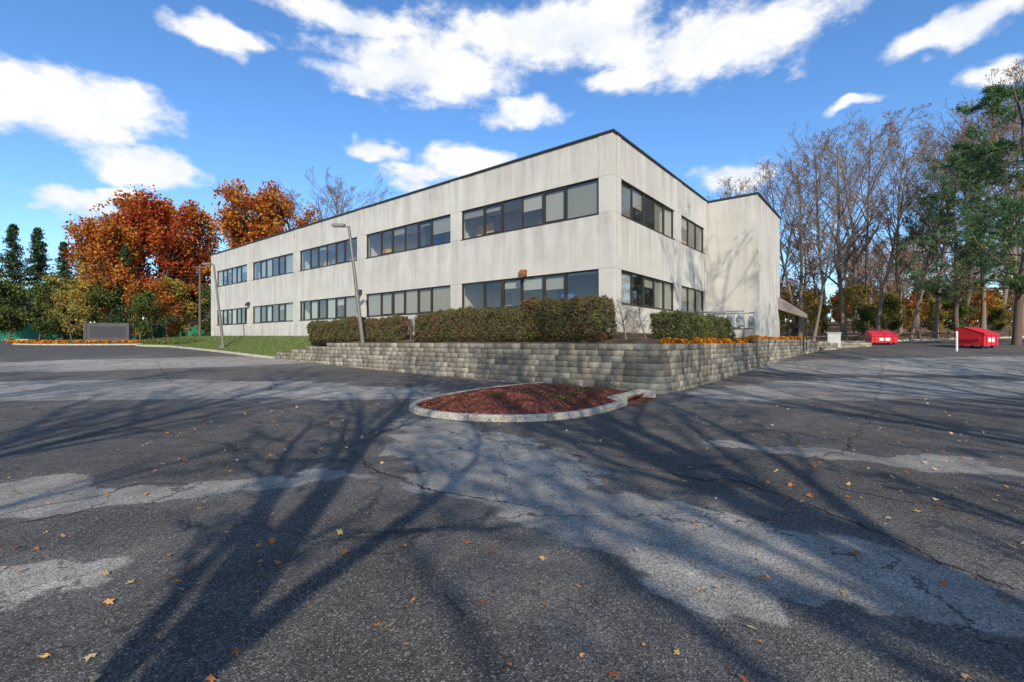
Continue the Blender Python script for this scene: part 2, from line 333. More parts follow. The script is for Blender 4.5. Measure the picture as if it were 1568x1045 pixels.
me_pine=[tmesh('pine%d'%i,pine(50+i),[M_barkd,L_pine]) for i in range(2)]
rg=np.random.default_rng(77)
def plant(me,name,px,d,htop=None,baseh=22.,dz=-.1,sc=None,xy=None,wide=1.0,rz=None):
    x,y=xy if xy else Wp(px,d); z=float(g(x,y))+dz-.08
    if htop is not None: sc=(H+(524-htop)/F*d-z)/baseh
    s=sc or 1; o=obj(name,me,None,(x,y,z),rg.random()*6.28 if rz is None else rz,(s*wide,s*wide,s)); return o
# left trees
for px,d,ty,k in [(165,72,312,1),(215,80,298,0),(258,70,290,1),(310,78,312,0),(190,66,335,0)]: plant(me_maple[k],'maple_tree',px,d,ty,20.)
for px,d,ty,k in [(412,66,284,0),(452,74,296,2),(372,80,318,2)]: plant(me_maple[k],'maple_tree',px,d,ty,20.)
for px,d,ty in [(505,62,258),(550,70,282),(478,76,292)]: plant(me_bare[3 if px==505 else 2],'bare_tree',px,d,ty,22.,wide=1.15)
for px,d,ty,k in [(20,74,345,0),(58,80,350,1),(98,70,372,0),(-18,78,350,1),(192,64,378,1)]: plant(me_spruce[k],'spruce_tree',px,d,ty,20.)
for px,d,ty,k in [(130,66,380,0),(15,66,425,1),(60,64,430,1),(95,66,415,1),(150,70,400,0),(180,64,425,1),(215,62,420,2),(250,64,425,2),(285,66,425,0),(315,68,430,1),(-25,64,420,1),(235,60,445,1),(110,60,440,0)]: plant(me_small[k],'understory_tree',px,d,ty,9.)
# right woods
fr=[(1115,62,285,0),(1150,58,268,1),(1185,66,262,2),(1225,50,218,0),(1262,58,205,1),(1292,48,185,3),(1325,55,182,1),(1378,60,190,2),(1405,50,185,1),(1432,44,200,0),(1470,52,165,2),(1505,46,150,1),(1565,44,105,3),(1600,50,95,1),(1310,70,190,3),(1395,42,235,2),(1640,46,80,0),(1245,46,260,2),(1345,44,215,1),(1215,62,240,1),(1535,60,160,0)]
for px,d,ty,k in fr: plant(me_bare[k],'bare_tree',px,d,ty,22.,wide=.9)
plant(me_pine[0],'pine_tree',1556,33,138,17.,wide=1.05); plant(me_pine[1],'pine_tree',1466,42,225,17.,wide=.8)
for i in range(20):
    px=1205+i*20+rg.uniform(-8,8); d=rg.uniform(46,62); k=[0,1,0,1,2][i%5]; plant(me_small[k],'understory_tree',px,d,None,sc=rg.uniform(.3,.7))
def mass(name,arrs,mats,places,seed):
    rng=np.random.default_rng(seed); parts=[]
    for (x,y,s) in places:
        V,Q,Mi=arrs[rng.integers(len(arrs))]; a=rng.random()*6.28; c,sn=math.cos(a),math.sin(a)
        V2=np.stack([(V[:,0]*c-V[:,1]*sn)*s+x,(V[:,0]*sn+V[:,1]*c)*s+y,V[:,2]*s+float(g(x,y))-.2],1); parts.append((V2,Q,Mi))
    V,Q,Mi=join(parts); obj(name,mesh_np(name,V,Q,mats,Mi))
low=[tree(60+i,21,.24,.2,.28,(18,7,5),900,.16,.4,rmin=.03) for i in range(3)]
pl=[]
for i in range(74):
    px=rg.uniform(1090,1760); d=rg.uniform(60,120); x,y=Wp(px,d); pl.append((x,y,rg.uniform(.75,1.05)*(d/75)**.4*(.62 if px<1200 else .82)))
mass('distant_trees',low,[M_bark,L_brown],pl,5)
lowl=[tree(70+i,13,.2,.04,.40,(16,6,4),2800,.34,.5) for i in range(2)]
pl=[]
for i in range(34):
    px=rg.uniform(-250,400); d=rg.uniform(92,125); x,y=Wp(px,d); pl.append((x,y,rg.uniform(.7,1.05)))
mass('distant_trees',lowl,[M_barkd,L_green],pl,6)
pl=[]
for i in range(84):
    px=1140+i*8.5+rg.uniform(-8,8); d=rg.uniform(66,118); x,y=Wp(px,d); pl.append((x,y,rg.uniform(.35,.8)*(d/100)))
mass('distant_trees',lowl,[M_barkd,L_wood],pl,8)
pl=[(rg.uniform(-90,90),rg.uniform(-85,-60),rg.uniform(.35,.6)) for i in range(24)]
mass('distant_trees',low,[M_bark,L_brown],pl,7)
# trees behind the camera that shade the lot
for x,y,k,s in [(-.9,-4.6,0,.78),(4.6,-6.5,1,.82),(-5.6,-9.5,1,.88),(4.6,-15,0,1.1),(10,-5,0,.86),(15.5,4.5,1,1.0),(16,-9,1,1.0),(21,-1,0,.95),(23,7,1,.90),(30,1,0,.95),(-12,-7,0,.9),(-21,-9,1,.98),(-30,-6,0,.9),(37,-4,1,1.)]:
    plant(me_shadow[k],'oak_tree',0,0,None,sc=s,xy=(x,y))
# ---------------- ground ----------------
def gridmesh(name,xs,ys2,zf,mat_,off=0):
    X=np.repeat(np.array(xs)[:,None],ys2.shape[1],1); Y=ys2; Z=zf(X,Y)+off; V=np.stack([X,Y,Z],-1).reshape(-1,3)
    n,m=X.shape; i=np.arange(n*m).reshape(n,m); Q=np.stack([i[:-1,:-1],i[1:,:-1],i[1:,1:],i[:-1,1:]],-1).reshape(-1,4)
    return obj(name,mesh_np(name,V,Q,[mat_],None,True))
xs=np.concatenate([np.linspace(-900,-130,20),np.arange(-126,128,3),np.linspace(130,900,20)])
ys=np.concatenate([np.linspace(-600,-60,14),np.arange(-57,150,3),np.linspace(155,895,24)])
gridmesh('ground',xs,np.repeat(ys[None],len(xs),0),g,M_litter,-.10)
xs=np.arange(-120,78.1,1.0); ye=np.interp(xs,[-120,-30,10,20,30,60,78],[64,64,60,43,40.5,37,36]); tt=np.linspace(0,1,130)
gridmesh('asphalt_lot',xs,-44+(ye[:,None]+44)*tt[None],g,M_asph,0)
def sweep(name,path,prof,mat_,closed=False,zf=g,parent=None,loc=(0,0,0),rz=0):
    P=np.array(path,float); n=len(P)
    T=np.gradient(P,axis=0) if not closed else (np.roll(P,-1,0)-np.roll(P,1,0)); T=nrm(T); Nn=np.stack([T[:,1],-T[:,0]],1)
    k=len(prof); V=[]
    for i in range(n):
        z=float(zf(P[i,0],P[i,1]))
        for (o,h) in prof: V.append((P[i,0]+Nn[i,0]*o,P[i,1]+Nn[i,1]*o,z+h))
    Q=[]
    for i in range(n if closed else n-1):
        j=(i+1)%n
        for a in range(k): b=(a+1)%k; Q.append((i*k+a,i*k+b,j*k+b,j*k+a))
    me=bpy.data.meshes.new(name); 
    if not closed: Q.append(tuple(range(k))); Q.append(tuple((n-1)*k+a for a in reversed(range(k))))
    me.from_pydata(V,[],Q); me.materials.append(mat_); bm=bmesh.new(); bm.from_mesh(me); bmesh.ops.recalc_face_normals(bm,faces=bm.faces); bm.to_mesh(me); bm.free()
    return obj(name,me,parent,loc,rz)
def dens(path,step=.25):
    P=np.array(path,float); d=np.r_[0,np.cumsum(np.linalg.norm(np.diff(P,axis=0),axis=1))]; s=np.arange(0,d[-1],step); return np.stack([np.interp(s,d,P[:,0]),np.interp(s,d,P[:,1])],1)
CURB=[(-.08,-.1),(-.08,.11),(-.06,.13),(.05,.13),(.08,.10),(.09,-.1)]
def smoothpath(P,it=2):
    P=np.array(P,float)
    for _ in range(it):
        a=P[:-1]*.75+P[1:]*.25; b=P[:-1]*.25+P[1:]*.75; P=np.concatenate([P[:1],np.stack([a,b],1).reshape(-1,2),P[-1:]])
    return P
def mound(name,poly,hh,mat_,base=.10):
    P=np.array(poly,float); c=P.mean(0); V=[];n=len(P); rings=np.linspace(1,0.02,14)
    rr=np.random.default_rng(3)
    for s in rings:
        for p in P:
            q=c+(p-c)*s; V.append((q[0],q[1],float(g(*q))+base+hh*(1-s*s)+rr.normal()*.006))
    Q=[]
    for k in range(len(rings)-1):
        for i in range(n): j=(i+1)%n; Q.append((k*n+i,k*n+j,(k+1)*n+j,(k+1)*n+i))
    me=mesh_np(name,V,Q,[mat_],None,True); return obj(name,me),c
front=smoothpath([(1.0,16.5),(-.9,14.8),(-1.95,13.0),(-2.42,11.7),(-2.3,10.7),(-1.6,9.9),(-.7,9.5),(.25,9.42),(1.2,9.8),(2.05,10.65),(2.75,11.75)],2)
front=dens(front,.2)
ic0=sweep('island_curb',front,CURB,M_conc)
cj=MB()
for i in range(4,len(front)-2,8):
    p=front[i]; t_=nrm(front[i+1]-front[i-1]); n_=np.array([t_[1],-t_[0]]); z=float(g(*p))
    q=[p+n_*o+t_*s for o,s in((-.09,-.006),(.09,-.006),(.09,.006),(-.09,.006))]
    cj.poly([(a[0],a[1],z+.132) for a in q]); cj.poly([(q[1][0]+n_[0]*.004,q[1][1]+n_[1]*.004,z),(q[2][0]+n_[0]*.004,q[2][1]+n_[1]*.004,z),(q[2][0],q[2][1],z+.13),(q[1][0],q[1][1],z+.13)])
cj.make('joints',[M_dark],ic0)
poly=list(map(tuple,front))+[(3.4,12.9),(4.0,13.75),(3.3,14.75),(2.0,15.85)]
isl,ic=mound('mulch_island',dens(poly+[poly[0]],.3),.24,M_mulch,.07)
rr=np.random.default_rng(9)
Pp=np.array(poly); n=14000; k=rr.integers(0,len(Pp),n); s=np.sqrt(rr.random(n))*.98; q=ic+(Pp[k]-ic)*s[:,None]; zz=g(q[:,0],q[:,1])+.08+.24*(1-s*s)
V,Q=quads(rr,np.stack([q[:,0],q[:,1],zz],1),.035,.3,flat=.6); obj('mulch_chips',mesh_np('mulch_chips',V,Q,[L_mc]))
# small weeds on the island
n=700; k=rr.integers(0,9,n); cc=np.array([(.9,11.2),(1.5,11.6),(1.9,12.4),(.4,12.0),(2.4,12.6),(1.2,10.6),(-.4,11.4),(2.9,13.4),(1.6,13.0)]); q=cc[k]+rr.normal(size=(n,2))*.12
V,Q=quads(rr,np.stack([q[:,0],q[:,1],g(q[:,0],q[:,1])+.28+rr.random(n)*.12],1),.025,.5); obj('weeds',mesh_np('weeds',V,Q,[L_green]))
# drain inlet
mb=MB(); inl=empty('storm_drain_inlet',(3.35,12.65,0),math.atan2(1.65,1.2))
mb.box(-.95,.95,-.35,.35,-.05,.02,1); mb.box(-1.0,1.0,.12,.4,.13,.2,0); mb.box(-1.02,-.86,-.1,.38,-.05,.2,0); mb.box(.86,1.1,-.15,.38,-.05,.22,0)
mb.make('concrete_hood',[M_conc,M_dark],inl,.012)
mb=MB(); mb.box(-.86,.86,.12,.15,.09,.13,0); mb.box(-.86,.86,-.34,-.3,.0,.035,0)
for i in range(9): mb.box(-.8+i*.19,-.77+i*.19,-.3,.1,.015,.04,0)
mb.make('rusty_grate',[simple('rust',(.16,.06,.03),.8)],inl)
# ---------------- building frame ----------------
C0=(4.09,19.0); ANG=math.radians(141); cA,sA=math.cos(ANG),math.sin(ANG)
def L2W(a,b): return (C0[0]+cA*a-sA*b, C0[1]+sA*a+cA*b)
def W2L(x,y): dx,dy=x-C0[0],y-C0[1]; return (cA*dx+sA*dy,-sA*dx+cA*dy)
def gl(a,b): x,y=L2W(np.asarray(a,float),np.asarray(b,float)); return g(x,y)
BLD=empty('office_building',(C0[0],C0[1],0),ANG)
LEN=43.4; DEP=24.0; ZT=10.1; Z=[1.3,3.2,4.62,6.9,8.4,ZT]
Lb=[(.65,8.67),(9.45,17.2),(18.15,25.75),(26.7,33.95),(35.0,42.0)]; Rb=[(.70,6.88),(7.85,11.85)]
mpL=lambda s,o,z:(s,o,z); mpR=lambda s,o,z:(-o,-s,z)
wal=MB(); fra=MB(); gla=MB(); bli=MB(); itr=MB(); rb=np.random.default_rng(4)
BL={(0,1):[.3,.25,0,.5,1,1],(0,0):[0,0,.35,.45,.5,.12],(1,1):[0,0,.3,0,.2,.6],(1,0):[1,1,1,1,1,1],(2,1):[0,0,.2,0,0,0],(2,0):[0,1,0,1,.4,1]}
def facade(bays,total,mp,start=0.0,left=True):
    edges=[start]+[e for b in bays for e in b]+[total]
    for i in range(0,len(edges),2):
        s0,s1=edges[i],edges[i+1]
        if s1-s0<.02: continue
        wal.box(s0+.012,s1-.012,-.30,-.008,Z[0],ZT-.02,1,mp)
        zs=[Z[0],Z[1]-.35,Z[2],Z[3],Z[4],ZT]
        for k in range(5): wal.box(s0+.005,s1-.005,-.28,.018,zs[k]+.005,zs[k+1]-.005,0,mp)
    for bi,(s0,s1) in enumerate(bays):
        for z0,z1 in((Z[0],Z[1]),(Z[2],Z[3]),(Z[4],ZT)): wal.box(s0,s1,-.26,0,z0,z1,0,mp)
        for z0,z1,fl in((Z[1],Z[2],0),(Z[3],Z[4],1)):
            o0,o1=-.15,-.07; fw=.055
            fra.box(s0+.002,s1-.002,o0,o1,z0+.002,z0+fw,0,mp); fra.box(s0+.002,s1-.002,o0,o1,z1-fw,z1-.002,0,mp)
            fra.box(s0-.0,s1,-.06,.025,z0-.03,z0+.012,0,mp)
            w=s1-s0; n=6 if w>6.5 else (5 if w>5 else 3)
            rel=[1.22,.92,.92,.92,.92,1.15][:n] if n==6 else [1]*n; cs=np.cumsum([0]+rel)/sum(rel)*(w-fw)+s0+fw/2
            for i,c in enumerate(cs):
                ww=.05 if (i%2==0) else .03
                fra.box(max(c-ww,s0+.003),min(c+ww,s1-.003),o0+.003,o1+.004,z0+fw,z1-fw,0,mp)
            for i in range(n):
                xa,xb=cs[i]+.01,cs[i+1]-.01
                gla.poly([(xa,-.11,z0+.02),(xb,-.11,z0+.02),(xb,-.11,z1-.02),(xa,-.11,z1-.02)],0,mp)
            for i in range(n):
                a0,a1=cs[i]+.05,cs[i+1]-.05
                if n==6 and i in(1,4) or (n==6 and i==3 and fl==0):
                    for q in((a0,a0+.045),(a1-.045,a1)): fra.box(q[0],q[1],o0+.006,o1+.010,z0+fw,z1-fw,0,mp)
                    fra.box(a0+.045,a1-.045,o0+.006,o1+.01,z0+fw,z0+fw+.045,0,mp); fra.box(a0+.045,a1-.045,o0+.006,o1+.01,z1-fw-.045,z1-fw,0,mp)
                if left and (bi,fl) in BL: drop=BL[(bi,fl)][n-1-i]
                else:
                    t=rb.random(); drop=1.0 if t<.4 else (rb.uniform(.2,.6) if t<.65 else 0)
                if drop>0:
                    zb=z1-(z1-z0)*drop; bli.box(a0-.04,a1+.04,-.175,-.170,zb+.03,z1-.02,0,mp)
                if drop<.6 and rb.random()<.6:
                    itr.box(a0+.1,a1-.15,-1.0,-.95,z0-.2,z0+rb.uniform(.3,.9),int(rb.integers(3,6)),mp)
facade(Lb,LEN,mpL); facade(Rb,12.38,mpR,0.32,False)
wal.box(-2.77,.0,-19.2,-12.4,1.2,ZT-.06,0); wal.box(0.004,LEN,-DEP,-23.7,1.2,ZT,0); wal.box(LEN-.3,LEN-.003,-23.69,-.32,1.2,ZT,0); wal.box(.01,.3,-23.69,-12.42,1.2,ZT-.01,0)
wal.box(.3,LEN-.3,-23.69,-.31,ZT-.6,ZT-.45,1)
cop=MB(); cop.box(-.06,LEN+.06,-.34,.07,ZT,ZT+.09); cop.box(-.07,.34,-12.36,-.345,ZT,ZT+.09); cop.box(-2.84,.30,-19.27,-12.37,ZT-.06,ZT+.07); cop.box(LEN-.34,LEN+.06,-DEP,-.345,ZT,ZT+.09)
itr.box(.32,LEN-.32,-23.5,-.32,1.9,2.1,1); itr.box(.32,LEN-.32,-23.5,-.32,5.0,5.9,2); itr.box(.32,LEN-.32,-23.5,-.32,8.75,9.1,2)
itr.box(3.,LEN-.5,-3.,-2.8,2.1,8.7,0); itr.box(3.0,3.2,-23,-3.,2.1,8.7,0)
for a in(9.05,17.7,26.2,34.5): itr.box(a-.07,a+.07,-2.8,-.33,2.1,8.7,0)
for a in(13,22,30,38): itr.box(a-.07,a+.07,-2.8,-1.2,2.1,8.7,0)
wal.make('walls',[M_wall,M_joint],BLD); fra.make('window_frames',[M_frame],BLD); gla.make('window_glass',[M_glass],BLD); bli.make('window_blinds',[M_blind],BLD)
cop.make('roof_coping',[M_cop],BLD,.01); itr.make('interior',[M_int,M_floor,M_ceil,M_furn,M_yel,M_blue],BLD)
tj=MB(); tj.box(-2.777,-2.765,-15.9,-15.87,1.3,ZT-.1); tj.make('tower_trim',[M_joint],BLD)
for a,z,c in[(4.5,4.75,(.22,.09,.035)),(17.7,4.75,(.03,.035,.06)),(34.5,4.85,(.03,.035,.06))]:
    e=empty('wall_light'); e.parent=BLD; e.location=(a,.03,z)
    m1=MB(); m1.prism([(0,-.08),(.06,-.08),(.28,-.16),(.30,-.02),(.16,.18),(0,.18)],-.16,.16); m1.make('housing',[simple('light_housing',c,.5)],e,.015)
    m1=MB(); m1.prism([(.07,-.087),(.27,-.165),(.27,-.175),(.07,-.1)],-.13,.13); m1.make('lens',[simple('lens',(.5,.5,.45),.2)],e)
aw=empty('entrance_awning'); aw.parent=BLD
m1=MB(); z0=3.45;z1=4.6
b0,b1=-19.9,-18.5
m1.poly([(-2.78,b0,z1),(-2.78,b1,z1),(-4.3,b1,z0),(-4.3,b0,z0)]); m1.poly([(-4.3,b0,z0),(-4.3,b1,z0),(-4.3,b1,z0-.25),(-4.3,b0,z0-.25)])
for b in(b0,b1): m1.poly([(-2.78,b,z1),(-4.3,b,z0),(-4.3,b,z0-.25),(-2.78,b,z0+.35)])
m1.make('canvas',[simple('awning_canvas',(.24,.21,.185),.9)],aw)
m1=MB()
for b in(b0+.05,b1-.05): m1.cyl((-4.25,b,1.0),(-4.25,b,z0-.05),.045,.045)
m1.make('posts',[M_frame],aw)
# ---------------- retaining wall ----------------
pw=[(21.4,3.73),(-2.9,3.73)]
for i in range(1,8): an=math.pi/2+i*math.pi/16; pw.append((-2.9+.6*math.cos(an),3.13+.6*math.sin(an)))
pw+=[(-3.5,3.0),(-3.5,-12),(-3.8,-17),(-4.7,-22),(-6.2,-26),(-7.6,-28.2)]
PW=np.array(pw); dd=np.r_[0,np.cumsum(np.linalg.norm(np.diff(PW,axis=0),axis=1))]
def pat(s): return np.array([np.interp(s,dd,PW[:,0]),np.interp(s,dd,PW[:,1])])
def topz(s):
    a,b=pat(s)
    if b>3.0 and a>-2:
        return 1.54 if a<15.5 else 1.34 if a<17.5 else 1.14 if a<19.5 else .94
    return 1.54 if b>-9 else 1.74 if b>-21 else 1.54
BV=[];BQ=[]; rbk=np.random.default_rng(8)
for k in range(10):
    z0=-.26+.2*k; s=-(.225 if k%2 else 0)
    while s<dd[-1]-.1:
        w=.45*(1 if rbk.random()<.7 else rbk.uniform(.6,.8)); s0=max(s,0); s1=min(s+w,dd[-1]); sm=(s0+s1)/2; s+=w
        tp=topz(sm)
        if z0+.2>tp+.01 or s1-s0<.06: continue
        cap=abs(z0+.2-tp)<.01; p0,p1=pat(s0),pat(s1); t=nrm(p1-p0); nn=np.array([t[1],-t[0]])
        off=rbk.uniform(-.010,.010)+(.035 if cap else 0)-.015*(k-1)
        gp=.003; a=p0+t*gp; b=p1-t*gp; zb=z0+.003; zt=z0+.197; bv=.008; base=len(BV)
        def pt(p,o,z): q=p+nn*o; BV.append((q[0],q[1],z))
        for p,z in((a,zb),(b,zb),(b,zt),(a,zt)): pt(p,off-.32,z)
        for p,z in((a,zb),(b,zb),(b,zt),(a,zt)): pt(p,off,z)
        for p,z in((a+t*bv,zb+bv),(b-t*bv,zb+bv),(b-t*bv,zt-bv),(a+t*bv,zt-bv)): pt(p,off+.010+rbk.uniform(-.007,.007),z)
        for i in range(4):
            j=(i+1)%4; BQ.append((base+i,base+j,base+4+j,base+4+i)); BQ.append((base+4+i,base+4+j,base+8+j,base+8+i))
        BQ.append((base+8,base+9,base+10,base+11)); BQ.append((base,base+3,base+2,base+1))
rw=empty('retaining_wall',(C0[0],C0[1],0),ANG)
me=mesh_np('blocks',BV,BQ,[M_block]); bm=bmesh.new(); bm.from_mesh(me); bmesh.ops.recalc_face_normals(bm,faces=bm.faces); bm.to_mesh(me); bm.free(); obj('blocks',me,rw)
mb=MB(); ss=np.arange(0,dd[-1],.4)
for i in range(len(ss)-1):
    p0,p1=pat(ss[i]),pat(ss[i+1]); t=nrm(p1-p0); nn=np.array([t[1],-t[0]]); q0=p0-nn*.2; q1=p1-nn*.2; tp=min(topz(ss[i]),topz(ss[i+1]))-.05
    mb.poly([(q0[0],q0[1],-.3),(q1[0],q1[1],-.3),(q1[0],q1[1],tp),(q0[0],q0[1],tp)])
mb.make('backing',[M_dark],rw)
# beds and lawn
def edgez(a):
    gg=float(gl(a,3.73))+.10; t=float(sst(14.5,21.5,a)); return 1.46*(1-t)+gg*t
def bedz_left(a,b): t=np.clip(b/3.6,0,1); return (2.0+.15*min(max(a-20,0)/20,1))*(1-t)+edgez(a)*t
def lmesh(name,As,Bs,zf,mat_):
    V=[(a,b,zf(a,b)) for a in As for b in Bs]; n,m=len(As),len(Bs); i=np.arange(n*m).reshape(n,m)
    Q=np.stack([i[:-1,:-1],i[1:,:-1],i[1:,1:],i[:-1,1:]],-1).reshape(-1,4); return obj(name,mesh_np(name,V,Q,[mat_],None,True),None,(C0[0],C0[1],0),ANG)
lmesh('planting_bed',np.linspace(-.02,19.0,40),np.linspace(3.6,-.1,12),bedz_left,M_bed)
lmesh('lawn',np.linspace(19.0,52,60),np.linspace(3.68,-.1,12),bedz_left,M_grass)
def bedz_r(a,b):
    t=max(float(np.clip(-a/3.4,0,1)),float(np.clip(b/3.6,0,1))); e=1.46+.2*float(sst(-8,-10,b)) ; return 2.0*(1-t)+e*t
lmesh('planting_bed',np.linspace(-3.3,-.02,14),np.concatenate([np.linspace(3.5,-20,60)]),bedz_r,M_bed)
def bz2(a,b): t=float(sst(-19,-27,b)); return float(bedz_r(-3.0,b))*(1-t)+1.5*t
lmesh('planting_bed',np.linspace(-7.4,3,12),np.linspace(-19.9,-28.0,10),lambda a,b: (bz2(a,b) if a> np.interp(b,[-28.2,-26,-22,-17],[-7.6,-6.2,-4.7,-3.8])+.15 else .2),M_bed)
pth=[L2W(a,3.80) for a in np.arange(21.4,50,.5)]; pth+= [L2W(50.5+1.2*math.sin(t),3.80-1.3+1.3*math.cos(t)) for t in np.linspace(.1,1.57,8)]+[L2W(51.7,b) for b in np.arange(2,-8,-.8)]
sweep('lawn_curb',pth[::-1],CURB,M_conc)
rb2=np.random.default_rng(21); n=26000; a=rb2.uniform(19,51.5,n); b=rb2.uniform(.05,3.65,n); z=np.array([bedz_left(x,y) for x,y in zip(a,b)])
h=rb2.uniform(.04,.11,n); an=rb2.random(n)*6.28; dx=np.cos(an)*.02; dy=np.sin(an)*.02; lx=rb2.normal(size=n)*.03; ly=rb2.normal(size=n)*.03
V=np.stack([np.stack([a-dx,b-dy,z-.01],1),np.stack([a+dx,b+dy,z-.01],1),np.stack([a+lx+dx*.2,b+ly,z+h],1),np.stack([a+lx-dx*.2,b+ly,z+h],1)],1).reshape(-1,3)
obj('lawn_grass',mesh_np('lawn_grass',V,np.arange(n*4).reshape(n,4),[L_gb]),None,(C0[0],C0[1],0),ANG)
# ---------------- hedges ----------------
def hedge(name,a0,a1,b0,b1,z0,z1,n,mat_,seed,size=.04,rag=.07,mp=None):
    rng=np.random.default_rng(seed); w=[(a1-a0)*(z1-z0)]*2+[(b1-b0)*(z1-z0)]*2+[(a1-a0)*(b1-b0)*1.4]; w=np.array(w)/sum(w)
    f=rng.choice(5,n,p=w); u=rng.random(n); v=rng.random(n)
    P=np.zeros((n,3)); Nn=np.zeros((n,3))
    for k in range(5):
        s=f==k
        if k<2: P[s]=np.stack([a0+(a1-a0)*u[s],np.full(s.sum(),[b0,b1][k]),z0+(z1-z0)*v[s]],1); Nn[s,1]=[-1,1][k]
        elif k<4: P[s]=np.stack([np.full(s.sum(),[a0,a1][k-2]),b0+(b1-b0)*u[s],z0+(z1-z0)*v[s]],1); Nn[s,0]=[-1,1][k-2]
        else: P[s]=np.stack([a0+(a1-a0)*u[s],b0+(b1-b0)*v[s],np.full(s.sum(),z1)],1); Nn[s,2]=1
    c=np.array([(a0+a1)/2,(b0+b1)/2,(z0+z1)/2]); ex=np.array([(a1-a0)/2,(b1-b0)/2,(z1-z0)/2]); rad=np.clip(ex-np.abs(P-c),0,.3)
    cut=(1-np.clip(np.sort(rad,axis=1)[:,1]/.3,0,1))*.14
    def bumpf(P): return .6*np.sin(P[:,0]*1.3+P[:,2]*1.7+seed)+.4*np.sin(P[:,0]*3.3-P[:,1]*4.3+P[:,2]*3.9+seed)+.35*np.sin(P[:,0]*9.7+P[:,2]*8.1+P[:,1]*7)
    P=P+Nn*(bumpf(P)*rag-cut-np.abs(rng.normal(size=n))*.10+.03)[:,None]-np.sign(P-c)*cut[:,None]*.5*np.array([1,1,1])
    V,Q=quads(rng,P,size,.6); parts=[(V,Q,0)]
    m=n//8; p=P[rng.integers(0,n,m)]; d=nrm(rng.normal(size=(m,3))+np.array([0,0,1.])); PP=np.stack([p-d*.16,p+d*.03,p+d*rng.uniform(.05,.2,m)[:,None]],1)
    parts.append((*tubes(PP,np.full((m,3),.006),3),1))
    i=.24; x0,x1,y0,y1,zz0,zz1=a0+i,a1-i,b0+i,b1-i,z0-.1,z1-i
    V8=np.array([(x0,y0,zz0),(x1,y0,zz0),(x1,y1,zz0),(x0,y1,zz0),(x0,y0,zz1),(x1,y0,zz1),(x1,y1,zz1),(x0,y1,zz1)]); parts.append((V8,np.array([(0,3,2,1),(4,5,6,7),(0,1,5,4),(1,2,6,5),(2,3,7,6),(3,0,4,7)]),2))
    V,Q,Mi=join(parts); return obj(name,mesh_np(name,V,Q,[mat_,M_barkd,M_barkd],Mi),None,(C0[0],C0[1],0),ANG)
hedge('hedge',-.2,9.2,1.55,2.85,1.55,2.98,32000,L_hedge,1,.042,.13)
hedge('hedge',-1.0,2.6,1.7,2.9,1.6,3.22,14000,L_hedge,5,.042,.13)
hedge('hedge',10.6,19.6,1.5,2.7,1.5,2.85,26000,L_hedge,2,.045,.13)
hedge('shrub_hedge',-2.9,-1.5,-6.6,.2,1.6,2.75,22000,L_hedgeg,3,.04,.2)
for i,(a,b,s) in enumerate([(-1.6,2.2,.18),(-1.9,1.2,.15),(-1.2,.9,.13),(9.9,2.3,.14)]):
    x,y=L2W(a,b); obj('bare_shrub',me_bare[i%3],None,(x,y,1.5),i,(s*.75,s*.75,s*.42))
rf=np.random.default_rng(31); parts=[]
for i in range(58):
    b=2.0-i*.42+rf.uniform(-.1,.1)
    aa=np.interp(b,[-26,-22,-17,-12],[-6.0,-4.5,-3.6,-3.3])+.38+rf.uniform(-.1,.15); r=rf.uniform(.16,.28); z=1.50+.2*float(sst(-8,-10,b)); m=280
    d=nrm(rf.normal(size=(m,3))); d[:,2]=np.abs(d[:,2]); P=np.array([aa,b,z])+d*np.array([r,r,r*1.0]); V,Q=quads(rf,P,.032,.8); parts.append((V,Q,0))
V,Q,Mi=join(parts); obj('mum_flowers',mesh_np('mum_flowers',V,Q,[L_fl],Mi),None,(C0[0],C0[1],0),ANG)
# ---------------- gas meters ----------------
gm=empty('gas_meters',(C0[0],C0[1],0),ANG)
M_pipe=simple('grey_pipe',(.26,.28,.28),.5,.1); mb=MB(); mh=MB()
for r,(bb,a0,a1) in enumerate([(-8.2,-3.0,-.7),(-10.2,-3.1,-.6)]):
    for z in(3.15,2.3): mb.cyl((a0,bb,z),(a1,bb,z),.04,.04)
    for i in range(5):
        a=a0+.15+i*.5; mb.cyl((a-.1,bb,1.7),(a-.1,bb,3.25),.026,.026,8); mb.cyl((a+.12,bb,2.3),(a+.12,bb,2.95),.024,.024,8)
        mb.cyl((a-.1,bb,2.95),(a+.12,bb,2.95),.024,.024,8)
        mh.box(a-.16,a+.16,bb+.04,bb+.28,2.42,2.82); mh.cyl((a,bb+.15,2.82),(a,bb+.15,2.96),.11,.08); mh.cyl((a,bb+.28,2.68),(a,bb+.32,2.68),.09,.09)
mb.make('pipes',[M_pipe],gm,smooth=True); mh.make('meter_bodies',[simple('meter_paint',(.30,.33,.33),.45)],gm,.02)
# ---------------- lamp posts ----------------
M_pole=simple('pole_paint',(.18,.16,.135),.5,.3)
def lamp(px,d,zb,ptop,ytop):
    x,y=Wp(px,d); xt=(ptop-784)/F*d; zt=H+(524-ytop)/F*d; e=empty('lamp_post',(x,y,zb)); m=MB(); dx=xt-x; h=zt-zb
    m.box(-.18,.18,-.18,.18,-.3,.05); m.cyl((0,0,0),(dx,0,h-.02),.11,.065,14)
    m.cyl((dx,0,h-.08),(dx-.35,-.05,h-.02),.035,.035); m.make('pole',[M_pole],e,0)
    m=MB(); m.prism([(-.17,-.06),(.17,-.06),(.15,.06),(.05,.10),(-.05,.10),(-.15,.06)],dx-.85,dx-.2); lu=m.make('luminaire',[M_pole],e,.02); lu.location=(0,0,h)
    m=MB(); m.box(dx-.8,dx-.3,-.13,.13,-.075,-.062); o=m.make('lens',[simple('lamp_lens',(.5,.5,.48),.2)],e); o.location=(0,0,h)
